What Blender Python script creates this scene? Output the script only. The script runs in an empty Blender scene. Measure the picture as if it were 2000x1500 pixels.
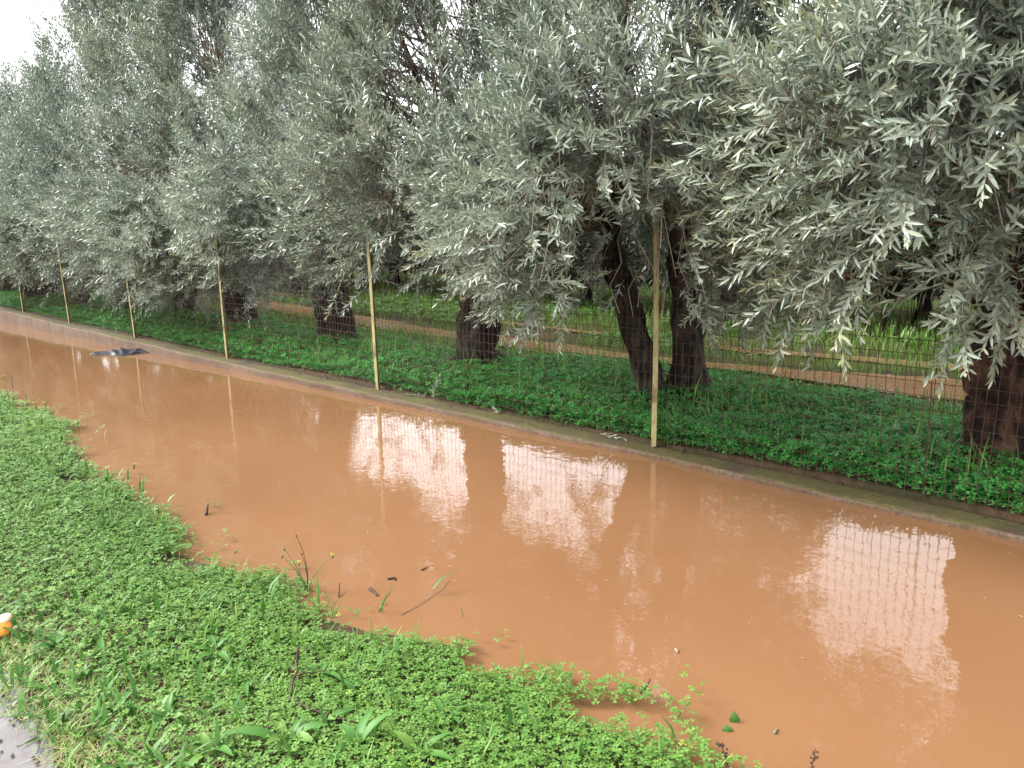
import bpy, math
import numpy as np
from mathutils import Matrix, Vector

sc = bpy.context.scene
C = sc.collection
rng = np.random.default_rng(7)

# ------------------------------------------------------------------ camera
YAW, PITCH, ROLL, CZ = math.radians(44.17), math.radians(11.5), 0.02, 1.60
fw = np.array([-math.sin(YAW), math.cos(YAW), 0.0]); rt = np.array([math.cos(YAW), math.sin(YAW), 0.0]); upv = np.array([0, 0, 1.0])
CF = fw*math.cos(PITCH) - upv*math.sin(PITCH)
CU = upv*math.cos(PITCH) + fw*math.sin(PITCH)
CR = rt*math.cos(ROLL) - CU*math.sin(ROLL)
CU = CU*math.cos(ROLL) + rt*math.sin(ROLL)
cam = bpy.data.objects.new('camera', bpy.data.cameras.new('camera'))
C.objects.link(cam); sc.camera = cam
M = Matrix(((CR[0], CU[0], -CF[0], 0), (CR[1], CU[1], -CF[1], 0), (CR[2], CU[2], -CF[2], CZ), (0, 0, 0, 1)))
cam.matrix_world = M
cam.data.sensor_width = 36; cam.data.lens = 27.0
cam.data.clip_start = 0.05; cam.data.clip_end = 1500

# ------------------------------------------------------------------ sky, sun, exposure
world = bpy.data.worlds.new('World'); sc.world = world; world.use_nodes = True
SUN_EL, SUN_AZ = math.radians(40), math.radians(238)     # azimuth clockwise from +Y
nt = world.node_tree; nt.nodes.clear()
out = nt.nodes.new('ShaderNodeOutputWorld'); bg = nt.nodes.new('ShaderNodeBackground')
sky = nt.nodes.new('ShaderNodeTexSky'); sky.sky_type = 'NISHITA'; sky.sun_disc = False
sky.sun_elevation = SUN_EL; sky.sun_rotation = SUN_AZ; sky.dust_density = 3.0; sky.air_density = 1.0
hs = nt.nodes.new('ShaderNodeHueSaturation'); hs.inputs['Saturation'].default_value = 0.16
nt.links.new(sky.outputs[0], hs.inputs['Color']); mx = nt.nodes.new('ShaderNodeMix'); mx.data_type = 'RGBA'; mx.inputs[0].default_value = 0.6      # even cloud layer over the clear sky
mx.inputs[7].default_value = (5.3, 5.3, 5.45, 1)
nt.links.new(hs.outputs[0], mx.inputs[6]); nt.links.new(mx.outputs[2], bg.inputs['Color'])
bg.inputs['Strength'].default_value = 0.125
nt.links.new(bg.outputs[0], out.inputs['Surface'])
sun_d = bpy.data.lights.new('sun', 'SUN'); sun_d.energy = 1.5; sun_d.angle = math.radians(26); sun_d.color = (1.0, 0.97, 0.93)
sun = bpy.data.objects.new('sun', sun_d); C.objects.link(sun)
sdir = Vector((math.sin(SUN_AZ)*math.cos(SUN_EL), math.cos(SUN_AZ)*math.cos(SUN_EL), math.sin(SUN_EL)))
sun.rotation_euler = sdir.to_track_quat('Z', 'Y').to_euler(); sun.location = sdir*60
sc.view_settings.view_transform = 'Standard'; sc.view_settings.look = 'None'
sc.view_settings.exposure = 2.4; sc.view_settings.gamma = 1.0; sc.view_settings.use_curve_mapping = False
try:
    sc.cycles.max_bounces = 8; sc.cycles.diffuse_bounces = 4; sc.cycles.glossy_bounces = 3
    sc.cycles.transmission_bounces = 3; sc.cycles.transparent_max_bounces = 4
    sc.cycles.use_denoising = True
except Exception:
    pass

# ------------------------------------------------------------------ pixel -> place (used once to survey positions)
def at(px, py, z=0.0):
    """point on the level z seen at photo pixel (px, py)"""
    d = CF*1500 + CR*(px-1000) - CU*(py-750)
    t = (z-CZ)/d[2]
    return np.array([d[0]*t, d[1]*t, z])

# ------------------------------------------------------------------ noise
def vnoise(x, y, z=0.0, seed=0):
    """cheap smooth noise in about -1..1"""
    r = np.random.default_rng(1000+seed)
    s = 0.0
    for k in range(5):
        a = r.normal(size=3); a /= np.linalg.norm(a); a *= (1.0 + 0.55*k)
        s = s + np.sin(a[0]*x + a[1]*y + a[2]*z + r.uniform(0, 6.28))/(1+0.35*k)
    return s/2.2

# ------------------------------------------------------------------ object helpers
def props(o, label=None, cat=None, group=None, kind=None):
    if label: o['label'] = label
    if cat: o['category'] = cat
    if group: o['group'] = group
    if kind: o['kind'] = kind
    return o
def link(o, parent=None):
    C.objects.link(o)
    if parent is not None: o.parent = parent
    return o
def empty(name, loc, label, cat, group=None):
    o = bpy.data.objects.new(name, None); o.location = loc; o.empty_display_size = 0.1
    link(o); return props(o, label, cat, group)
def tri_mesh(name, V, T, mats, mi=None, tone=None, smooth=True):
    me = bpy.data.meshes.new(name)
    V = np.asarray(V, np.float32); T = np.asarray(T, np.int32)
    me.vertices.add(len(V)); me.vertices.foreach_set('co', V.ravel())
    me.loops.add(T.size); me.loops.foreach_set('vertex_index', T.ravel())
    me.polygons.add(len(T)); me.polygons.foreach_set('loop_start', np.arange(0, T.size, T.shape[1], dtype=np.int32))
    for m in mats: me.materials.append(m)
    if mi is not None: me.polygons.foreach_set('material_index', np.asarray(mi, np.int32))
    me.polygons.foreach_set('use_smooth', np.full(len(T), smooth, dtype=bool))
    if tone is not None:
        a = me.attributes.new('tone', 'FLOAT', 'POINT'); a.data.foreach_set('value', np.asarray(tone, np.float32))
    me.update(calc_edges=True); me.validate()
    return me
def mobj(name, me, parent=None, loc=(0, 0, 0)):
    o = bpy.data.objects.new(name, me); o.location = loc
    return link(o, parent)

class Geo:
    """collects triangles"""
    def __init__(s): s.V = []; s.T = []; s.M = []; s.K = []; s.n = 0
    def add(s, V, T, mi=0, tone=0.5):
        V = np.asarray(V, float); T = np.asarray(T, int)
        s.V.append(V); s.T.append(T+s.n); s.n += len(V)
        s.M.append(np.broadcast_to(np.asarray(mi), (len(T),))); s.K.append(np.broadcast_to(np.asarray(tone, float), (len(V),)))
    def arrays(s): return np.concatenate(s.V), np.concatenate(s.T), np.concatenate(s.M), np.concatenate(s.K)
    def mesh(s, name, mats, smooth=True):
        V, T, Mi, K = s.arrays(); return tri_mesh(name, V, T, mats, Mi, K, smooth)
    def build(s, name, mats, parent=None, loc=(0, 0, 0), smooth=True):
        return mobj(name, s.mesh(name, mats, smooth), parent, loc)

def norm(v): return v/np.maximum(np.linalg.norm(v, axis=-1, keepdims=True), 1e-9)
def tube(P, R, n=6, cap=True, wob=None, flat=1.0):
    """tube along the points P with radii R -> V, T"""
    P = np.asarray(P, float); R = np.broadcast_to(np.asarray(R, float), (len(P),))
    t = norm(np.gradient(P, axis=0)); ref = np.array([0.31, 0.17, 0.93]) if abs(t[0][2]) < 0.9 else np.array([1.0, 0.1, 0.0])
    V = []
    ang = np.arange(n)*2*math.pi/n
    a = norm(np.cross(t, ref)); b = np.cross(t, a)
    for i in range(len(P)):
        rr = R[i]*(1 if wob is None else wob(ang, i))
        V.append(P[i] + (a[i][None]*np.cos(ang)[:, None] + b[i][None]*flat*np.sin(ang)[:, None])*np.reshape(rr, (-1, 1)))
    V = np.concatenate(V); T = []
    for i in range(len(P)-1):
        for j in range(n):
            k = (j+1) % n
            T += [(i*n+j, i*n+k, (i+1)*n+k), (i*n+j, (i+1)*n+k, (i+1)*n+j)]
    if cap:
        V = np.concatenate([V, P[:1], P[-1:]]); m = len(P)*n
        for j in range(n):
            k = (j+1) % n
            T += [(m, k, j), (m+1, (len(P)-1)*n+j, (len(P)-1)*n+k)]
    return V, np.array(T)
def box(c, s):
    c = np.array(c, float); s = np.array(s, float)/2
    V = np.array([[x, y, z] for z in (-1, 1) for y in (-1, 1) for x in (-1, 1)])*s + c
    T = [(0, 2, 3), (0, 3, 1), (4, 5, 7), (4, 7, 6), (0, 1, 5), (0, 5, 4), (2, 6, 7), (2, 7, 3), (0, 4, 6), (0, 6, 2), (1, 3, 7), (1, 7, 5)]
    return V, np.array(T)
def bez(a, b, c, n):
    t = np.linspace(0, 1, n)[:, None]
    return (1-t)**2*np.asarray(a) + 2*t*(1-t)*np.asarray(b) + t*t*np.asarray(c)
def frames(d, up, roll):
    """rotation matrices whose X is d, Z leans to up, turned by roll about X"""
    x = norm(d); y = norm(np.cross(np.broadcast_to(up, x.shape), x)); z = np.cross(x, y)
    c, s = np.cos(roll)[:, None], np.sin(roll)[:, None]
    y2 = y*c + z*s; z2 = -y*s + z*c
    return np.stack([x, y2, z2], axis=2)
def scatter(geo, temps, pick, Rm, S, P, tone, tone_gain=1.0):
    """copies of the templates merged into geo"""
    for k, (V, T, mi, K) in enumerate(temps):
        i = np.nonzero(pick == k)[0]
        if not len(i): continue
        W = np.einsum('nij,vj->nvi', Rm[i]*S[i][:, None, None], V) + P[i][:, None, :]
        n = len(V)
        TT = T[None] + (np.arange(len(i))*n)[:, None, None]
        KK = np.clip(K[None]*tone_gain + tone[i][:, None], 0, 1)
        geo.add(W.reshape(-1, 3), TT.reshape(-1, 3), np.tile(mi, len(i)), KK.ravel())

# ------------------------------------------------------------------ materials
def mat(name, rough=0.7, spec=0.5):
    m = bpy.data.materials.new(name); m.use_nodes = True
    n = m.node_tree.nodes; b = n['Principled BSDF']; b.inputs['Roughness'].default_value = rough
    b.inputs['Specular IOR Level'].default_value = spec
    return m, n, m.node_tree.links, b
def ramp(n, stops):
    r = n.new('ShaderNodeValToRGB'); e = r.color_ramp.elements
    while len(e) < len(stops): e.new(0.5)
    for k, (p, c) in enumerate(stops): e[k].position = p; e[k].color = (*c, 1)
    return r
def texnoise(n, l, scale, detail=4, rough=0.6, coords='Object', stretch=None):
    tc = n.new('ShaderNodeTexCoord'); t = n.new('ShaderNodeTexNoise')
    t.inputs['Scale'].default_value = scale; t.inputs['Detail'].default_value = detail; t.inputs['Roughness'].default_value = rough
    if stretch:
        mp = n.new('ShaderNodeMapping'); mp.inputs['Scale'].default_value = stretch
        l.new(tc.outputs[coords], mp.inputs['Vector']); l.new(mp.outputs[0], t.inputs['Vector'])
    else: l.new(tc.outputs[coords], t.inputs['Vector'])
    return t
def bump(n, l, b, src, strength, dist=0.02):
    bp = n.new('ShaderNodeBump'); bp.inputs['Strength'].default_value = strength; bp.inputs['Distance'].default_value = dist
    l.new(src, bp.inputs['Height']); l.new(bp.outputs[0], b.inputs['Normal']); return bp
def mixc(n, l, fac, a, b):
    x = n.new('ShaderNodeMix'); x.data_type = 'RGBA'
    for s, v in ((x.inputs[0], fac), (x.inputs[6], a), (x.inputs[7], b)):
        if hasattr(v, 'is_output') or hasattr(v, 'links'): l.new(v, s)
        elif isinstance(v, tuple): s.default_value = (*v, 1)
        else: s.default_value = v
    return x.outputs[2]
def leaf_mat(name, stops, under=None, rough=0.42, spec=0.5, trans=0.15):
    m, n, l, b = mat(name, rough, spec)
    at_ = n.new('ShaderNodeAttribute'); at_.attribute_name = 'tone'
    r = ramp(n, stops); l.new(at_.outputs['Fac'], r.inputs[0])
    col = r.outputs[0]
    if under:
        r2 = ramp(n, under); l.new(at_.outputs['Fac'], r2.inputs[0])
        g = n.new('ShaderNodeNewGeometry'); col = mixc(n, l, g.outputs['Backfacing'], col, r2.outputs[0])
    l.new(col, b.inputs['Base Color'])
    if trans:
        tr = n.new('ShaderNodeBsdfTranslucent'); mx = n.new('ShaderNodeMixShader'); mx.inputs[0].default_value = trans
        l.new(col, tr.inputs['Color']); l.new(b.outputs[0], mx.inputs[1]); l.new(tr.outputs[0], mx.inputs[2])
        l.new(mx.outputs[0], n['Material Output'].inputs['Surface'])
    return m
def noise_mat(name, stops, scale, rough=0.8, bumpk=0.0, detail=5, stretch=None, spec=0.4, bdist=0.02):
    m, n, l, b = mat(name, rough, spec)
    t = texnoise(n, l, scale, detail, 0.65, stretch=stretch); r = ramp(n, stops)
    l.new(t.outputs['Fac'], r.inputs[0]); l.new(r.outputs[0], b.inputs['Base Color'])
    if bumpk: bump(n, l, b, t.outputs['Fac'], bumpk, bdist)
    return m

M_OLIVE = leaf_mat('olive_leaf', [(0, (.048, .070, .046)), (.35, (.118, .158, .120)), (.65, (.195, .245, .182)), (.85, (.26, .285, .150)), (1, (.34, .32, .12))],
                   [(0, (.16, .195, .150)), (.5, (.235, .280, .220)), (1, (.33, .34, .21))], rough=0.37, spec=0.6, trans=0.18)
M_TWIG = noise_mat('olive_twig', [(.3, (.11, .085, .06)), (.6, (.22, .175, .13)), (.8, (.30, .25, .19))], 30, 0.8)
M_BARK = noise_mat('wet_olive_bark', [(.38, (.005, .004, .003)), (.48, (.018, .014, .010)), (.58, (.050, .037, .026)), (.70, (.085, .072, .050))], 13, 0.8, 1.0, 8, (1, 1, .35), 0.2, 0.05)
M_REDBARK = noise_mat('reddish_olive_bark', [(.38, (.007, .004, .003)), (.48, (.028, .015, .009)), (.58, (.078, .040, .024)), (.70, (.105, .080, .052))], 12, 0.8, 1.0, 8, (1, 1, .4), 0.2, 0.05)
M_CLOVER = leaf_mat('clover_leaf', [(0, (.036, .090, .016)), (.4, (.078, .170, .030)), (.75, (.125, .235, .045)), (1, (.22, .29, .05))], rough=0.55, spec=0.22, trans=0.22)
M_CLOVER_FAR = leaf_mat('brightened_clover_leaf', [(0, (.030, .140, .028)), (.4, (.050, .225, .044)), (.75, (.080, .29, .058)), (1, (.16, .33, .06))], rough=0.5, spec=0.15, trans=0.2)  # green brightened in the colour to offset dim light under the crowns
M_STEM = noise_mat('clover_stalk', [(.3, (.09, .16, .05)), (.7, (.16, .22, .08))], 20, 0.6)
M_GRASS = leaf_mat('grass_blade', [(0, (.05, .12, .018)), (.5, (.12, .25, .035)), (.8, (.20, .31, .06)), (1, (.33, .27, .13))], rough=0.45, trans=0.25)
M_WEED = leaf_mat('plantain_leaf', [(0, (.030, .095, .016)), (.6, (.06, .16, .026)), (1, (.13, .22, .04))], rough=0.5, spec=.25, trans=0.2)
M_CITRUS = leaf_mat('citrus_leaf', [(0, (.010, .024, .009)), (.5, (.024, .052, .017)), (.9, (.05, .10, .025)), (1, (.10, .15, .04))], rough=0.38, spec=0.45, trans=0.12)
M_ORANGE = noise_mat('orange_skin', [(.3, (.62, .17, .02)), (.7, (.78, .26, .03))], 14, 0.45, 0.1)

# ------------------------------------------------------------------ survey of the place
KX = np.array([-60, -18.7, -15.5, -12.4, -9.3, -6.1, -3.0, -0.7, 6.0])
POSTPIX = [(1278, 873, .04), (738, 762, .06), (443, 700, .09), (263, 660, .13), (135, 632, .17), (45, 610, .21)]
POSTS = [at(px, py, z) for px, py, z in POSTPIX]
PX = np.array([p[0] for p in POSTS]); PY = np.array([p[1] for p in POSTS]); PZ = np.array([p[2] for p in POSTS])
o_ = np.argsort(PX); PX, PY, PZ = PX[o_], PY[o_], PZ[o_]
def ext(v):    # one more value beyond each end
    return np.concatenate([[v[0] + (v[0]-v[1])*4.0], v, [v[-1] + (v[-1]-v[-2])*2.2]])
LX, LY, LZ = ext(PX), ext(PY), ext(PZ); LY[0] = PY[0]-.15; LY[-1] = PY[-1]+0.02; LZ[-1] = .03; LZ[0] = PZ[0]+.02
def fy(x): return np.interp(x, LX, LY)          # fence line
def kz(x): return np.interp(x, LX, LZ)          # top of the low wall
BANK = [(0, 765), (80, 790), (150, 830), (170, 890), (230, 930), (330, 990), (370, 1040), (410, 1080), (560, 1125), (600, 1140), (680, 1190), (780, 1240),
        (880, 1245), (925, 1262), (920, 1290), (990, 1300), (1060, 1285), (1150, 1330), (1250, 1355), (1340, 1395), (1360, 1440), (1420, 1480), (1480, 1500)]
B = np.array([at(px, py, .03)[:2] for px, py in BANK]); B = B[np.argsort(B[:, 0])]
BXs = np.concatenate([[-60, -14, -11.5], B[:, 0], [0.0, 1.5, 6]]); BYs = np.concatenate([[2.2, 2.15, 2.0], B[:, 1], [2.0, 2.1, 2.0]])
def by(x): return np.interp(x, BXs, BYs)        # edge of the grassy bank
def ground_z(x, y):
    e = by(x); d = e - y
    bank = np.where(d > 0, .085*np.clip((d-.12)/1.2, -.3, 1), d*0.5)
    bank = np.where(y < .55, bank*np.clip((y-.25)/.3, 0, 1) + .055*(1-np.clip((y-.25)/.3, 0, 1)), bank)
    bank = np.maximum(bank, -.35) + .012*vnoise(x*3, y*3, 0, 3)*(y > .5)
    k = kz(x)
    f = fy(x)
    orch = k + .01 + .05*np.clip((y-f)/1.2, 0, 1) + .02*vnoise(x*1.3, y*1.3, 0, 4)
    return np.where(y > f+.06, orch, bank)

# ------------------------------------------------------------------ ground (one sheet)
gx = np.concatenate([[-600, -250, -120, -80], np.arange(-60, -24, 1.0), np.arange(-24, 4, .16), np.arange(4, 14, 1.0), [30, 80, 250, 600]])
gv = np.concatenate([[-600, -200, -60, -20, -8, -3], np.arange(-1, 3.1, .09), [3.3, 3.6, 3.9, 4.1]])
go = np.concatenate([[.06, .07, .16], np.arange(.26, 7, .14), np.arange(7.2, 16, .8), [20, 30, 50, 90, 200, 600]])
X = np.repeat(gx[:, None], len(gv)+len(go), 1)
Y = np.concatenate([np.repeat(gv[None], len(gx), 0), fy(gx)[:, None] + go[None]], 1)
Z = ground_z(X, Y); Z[:, len(gv)] = -.3
nx, ny = X.shape
idx = np.arange(nx*ny).reshape(nx, ny)
a, b_, c_, d_ = idx[:-1, :-1].ravel(), idx[1:, :-1].ravel(), idx[1:, 1:].ravel(), idx[:-1, 1:].ravel()
m, n, l, b = mat('damp_soil', 0.75, 0.35)
t1 = texnoise(n, l, 0.9, 6, .65); t2 = texnoise(n, l, 14, 6, .7)
r1 = ramp(n, [(.38, (.040, .040, .015)), (.52, (.060, .040, .020)), (.66, (.095, .055, .030))])
r2 = ramp(n, [(.3, (.45, .45, .45)), (.7, (1.2, 1.2, 1.2))])
l.new(t1.outputs['Fac'], r1.inputs[0]); l.new(t2.outputs['Fac'], r2.inputs[0])
mm = n.new('ShaderNodeMix'); mm.data_type = 'RGBA'; mm.blend_type = 'MULTIPLY'; mm.inputs[0].default_value = 1
l.new(r1.outputs[0], mm.inputs[6]); l.new(r2.outputs[0], mm.inputs[7]); l.new(mm.outputs[2], b.inputs['Base Color'])
bump(n, l, b, t2.outputs['Fac'], .6, .03)
b.inputs['Specular IOR Level'].default_value = .15
M_SOIL = m
props(mobj('ground', tri_mesh('ground', np.stack([X, Y, Z], -1).reshape(-1, 3), np.stack([a, b_, c_, d_], -1), [M_SOIL])), kind='structure')

# ------------------------------------------------------------------ flood water
m, n, l, b = mat('muddy_water', 0.0, 0.5)
b.inputs['IOR'].default_value = 1.42
t = texnoise(n, l, .55, 3, .5); r = ramp(n, [(.35, (.157, .078, .036)), (.65, (.180, .092, .044))])
l.new(t.outputs['Fac'], r.inputs[0]); l.new(r.outputs[0], b.inputs['Base Color'])
w1 = texnoise(n, l, 9, 2, .5, stretch=(1, 1, 1)); w2 = texnoise(n, l, 30, 2, .5)
ad = n.new('ShaderNodeMath'); ad.operation = 'MULTIPLY_ADD'; ad.inputs[1].default_value = .25
l.new(w2.outputs['Fac'], ad.inputs[0]); l.new(w1.outputs['Fac'], ad.inputs[2])
bump(n, l, b, ad.outputs[0], .10, .012)
M_WATER = m
wx = np.concatenate([[-60], np.arange(-24, 6.1, .5)])
Vw = np.concatenate([np.stack([wx, np.full_like(wx, .9), 0*wx], 1), np.stack([wx, fy(wx)+.02, 0*wx], 1)])
k = len(wx); Tq = [(i, i+1, k+i+1, k+i) for i in range(k-1)]
props(mobj('flood_water', tri_mesh('flood_water', Vw, Tq, [M_WATER])), kind='structure')

# ------------------------------------------------------------------ road
M_ROAD = noise_mat('wet_concrete_road', [(.30, (.050, .038, .030)), (.42, (.085, .074, .070)), (.55, (.105, .097, .097)), (.75, (.13, .12, .122))], 9, 0.32, 0.25, 8, None, 0.5, .01)
Vr = []; rx = np.concatenate([[-60], np.arange(-12, 6.1, .12)])
ry = .50 + .05*vnoise(rx*4, 0*rx, 0, 21) + .03*vnoise(rx*13, 0*rx, 0, 22)
ys = [-4.5, -2, -.5, .2]
Vr = np.concatenate([np.stack([rx, np.full_like(rx, yy), np.full_like(rx, .078)], 1) for yy in ys] + [np.stack([rx, ry, np.full_like(rx, .076)], 1)])
k = len(rx); Tq = [(j*k+i, j*k+i+1, (j+1)*k+i+1, (j+1)*k+i) for j in range(4) for i in range(k-1)]
props(mobj('road', tri_mesh('road', Vr, Tq, [M_ROAD])), kind='structure')

# ------------------------------------------------------------------ low wall under the fence
m, n, l, b = mat('mossy_concrete', 0.8, 0.3)
t1 = texnoise(n, l, 2.3, 6, .7); t2 = texnoise(n, l, 45, 6, .7)
g = n.new('ShaderNodeNewGeometry'); sx = n.new('ShaderNodeSeparateXYZ'); l.new(g.outputs['Normal'], sx.inputs[0])
moss = ramp(n, [(.35, (.092, .080, .026)), (.5, (.078, .068, .022)), (.62, (.070, .052, .032)), (.75, (.026, .019, .016))]); l.new(t1.outputs['Fac'], moss.inputs[0])
face = ramp(n, [(.35, (.095, .055, .030)), (.65, (.14, .095, .062))]); l.new(t1.outputs['Fac'], face.inputs[0])
tp = n.new('ShaderNodeMapRange'); tp.inputs[1].default_value = .3; tp.inputs[2].default_value = .8; l.new(sx.outputs['Z'], tp.inputs[0])
cc = mixc(n, l, tp.outputs[0], face.outputs[0], moss.outputs[0])
r2 = ramp(n, [(.35, (.6, .6, .6)), (.65, (1.15, 1.15, 1.15))]); l.new(t2.outputs['Fac'], r2.inputs[0])
mm = n.new('ShaderNodeMix'); mm.data_type = 'RGBA'; mm.blend_type = 'MULTIPLY'; mm.inputs[0].default_value = 1
l.new(cc, mm.inputs[6]); l.new(r2.outputs[0], mm.inputs[7]); l.new(mm.outputs[2], b.inputs['Base Color'])
bump(n, l, b, t2.outputs['Fac'], .8, .012)
M_KERB = m
kx = np.concatenate([[-40, -32], np.arange(-26, 4.1, .12)])
fyk, kzk = fy(kx), kz(kx)
wob = .012*vnoise(kx*5, 0*kx, 0, 31) + .006*vnoise(kx*17, 0*kx, 0, 32)
rows = [(-.15, None, -.4), (-.15, 0, -.02), (-.145, 0, -.006), (-.13, 0, .0), (.03, 0, .004), (.05, 0, .002), (.07, None, -.35)]
Vk = []
for j, (dy, top, dz) in enumerate(rows):
    zz = (kzk if top == 0 else 0*kx) + dz + (.006*vnoise(kx*7, 0*kx+j, 0, 33) if top == 0 else 0)
    Vk.append(np.stack([kx, fyk + dy + (wob if j < 4 else 0), zz], 1))
k = len(kx); Tq = [(j*k+i, j*k+i+1, (j+1)*k+i+1, (j+1)*k+i) for j in range(len(rows)-1) for i in range(k-1)]
props(mobj('low_wall', tri_mesh('low_wall', np.concatenate(Vk), Tq, [M_KERB], smooth=False)), 'low mossy concrete wall along the flood water under the wire fence', 'wall')

# ------------------------------------------------------------------ wire fence
M_POST, n, l, b = mat('weathered_painted_steel', 0.6, 0.4)
t = texnoise(n, l, 11, 6, .7, stretch=(1, 1, .35)); r = ramp(n, [(.30, (.05, .016, .009)), (.40, (.10, .05, .02)), (.48, (.21, .18, .07)), (.62, (.28, .25, .12)), (.8, (.19, .20, .07))])
l.new(t.outputs['Fac'], r.inputs[0]); l.new(r.outputs[0], b.inputs['Base Color']); bump(n, l, b, t.outputs['Fac'], .3, .01)
M_CAP = noise_mat('green_painted_steel', [(.3, (.06, .12, .05)), (.7, (.12, .20, .09))], 20, .6)
M_WIRE = noise_mat('rusty_wire', [(.3, (.030, .014, .010)), (.6, (.060, .026, .018)), (.8, (.10, .05, .03))], 12, .8)
fence = empty('wire_fence', (PX[-1], PY[-1], PZ[-1]), 'rusty welded wire fence on pale yellow angle posts behind the water', 'fence')
fo = np.array(fence.location)
post_list = [(x, y, z) for x, y, z in zip(PX, PY, PZ)] + [(.12, float(fy(.12)), .03), (-21.0, float(fy(-21.0)), float(kz(-21.0)))]
LEAN = {0: .05, 1: .01}
for i, (x, y, z) in enumerate(post_list):
    G = Geo(); w, tk, h = .042, .005, (1.60 if i != 1 else 1.5)
    ln = rng.normal(0, .012, 2) + np.array([-.02, 0])
    nz = 9
    for (ox, oy, sx_, sy_) in ((0, 0, w, tk), (-w/2+tk/2, w/2+.0025, tk, w)):
        Vp = []
        for q in range(nz):
            f_ = q/(nz-1); zc = -.12 + f_*(h+.12)
            bend = .006*math.sin(f_*5+i)
            cx, cy = ox + ln[0]*f_*1.2 + bend, oy + ln[1]*f_
            Vp += [(cx-sx_/2, cy-sy_/2, zc), (cx+sx_/2, cy-sy_/2, zc), (cx+sx_/2, cy+sy_/2, zc), (cx-sx_/2, cy+sy_/2, zc)]
        T = []
        for q in range(nz-1):
            for j in range(4):
                kk = (j+1) % 4
                T += [(q*4+j, q*4+kk, q*4+4+kk), (q*4+j, q*4+4+kk, q*4+4+j)]
        T += [(nz*4-4, nz*4-3, nz*4-2), (nz*4-4, nz*4-2, nz*4-1)]
        G.add(Vp, T)
    po = G.build('post', [M_POST], fence, np.array([x, y, z])-fo, smooth=False)
    cp = Geo(); f_ = 1.0; cp.add(*box((ln[0]*1.2 + .006*math.sin(5+i), ln[1], h-.012), (w+.004, tk+.005, .06)))
    cp.build('post_cap', [M_CAP], po, smooth=False)
# welded mesh, one panel for each bay
px_all = sorted(p[0] for p in post_list) + [2.6]
MESH_H = 1.36
for q in range(len(px_all)-1):
    x0, x1 = px_all[q], px_all[q+1]
    G = Geo(); nv = int((x1-x0)/.0505); xs = np.linspace(x0, x1, nv+1)[:-1]
    def wob_y(x, z): return .010*vnoise(x*1.7, z*2.5, 0, 41) + .004*vnoise(x*6, z*7, 0, 42)
    def wob_z(x): return .012*vnoise(x*1.2, 0*x, 0, 43)
    rr = .0021
    for x in xs:
        zz = np.linspace(0, MESH_H, 6); xx = x + .006*vnoise(x*3+0*zz, zz*4, 0, 44)
        P = np.stack([xx, fy(xx)+.012+wob_y(xx, zz), kz(xx)+.01+zz+wob_z(xx)], 1)
        G.add(*tube(P - fo, rr, 3, cap=False))
    hz = np.arange(0, MESH_H+.01, .0755)
    for z in hz:
        xx = np.linspace(x0, x1, max(4, int((x1-x0)/.3)))
        P = np.stack([xx, fy(xx)+.012+wob_y(xx, z+0*xx)+.002, kz(xx)+.01+z+wob_z(xx)+.004*vnoise(xx*5, z*9+0*xx, 0, 45)], 1)
        G.add(*tube(P - fo, rr*1.05, 3, cap=False))
    G.build('wire_mesh', [M_WIRE], fence)
G = Geo(); xr = -1.215; P = np.array([[xr, fy(xr)+.03, kz(xr)-.1], [xr+.004, fy(xr)+.032, .5], [xr-.004, fy(xr)+.03, 1.05]]); G.add(*tube(P-fo, .0030, 6)); G.build('rusty_stake', [M_WIRE], fence)

# ------------------------------------------------------------------ leaf templates
def leaf(L, W, fold=.25, curl=.12, n=4, tone=0.0):
    """leaf along +X, face +Z; n = 4 or 2 triangles"""
    if n == 2:
        V = [(0, 0, 0), (.5*L, W/2, fold*W*.5 - curl*L*.2), (L, 0, -curl*L), (.5*L, -W/2, fold*W*.5 - curl*L*.2)]
        T = [(0, 2, 1), (0, 3, 2)]
    else:
        V = [(0, 0, 0), (.33*L, W*.46, fold*W*.45), (.70*L, W*.40, fold*W*.4 - curl*L*.4), (L, 0, -curl*L), (.70*L, -W*.40, fold*W*.4 - curl*L*.4), (.33*L, -W*.46, fold*W*.45)]
        T = [(0, 2, 1), (0, 3, 2), (0, 4, 3), (0, 5, 4)]
    T = [(a_, c2, b2) for a_, b2, c2 in T]
    return np.array(V, float), np.array(T)
def rotm(x, z):
    x = x/np.linalg.norm(x); y = np.cross(z, x); y /= np.linalg.norm(y); z = np.cross(x, y)
    return np.stack([x, y, z], 1)
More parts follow.
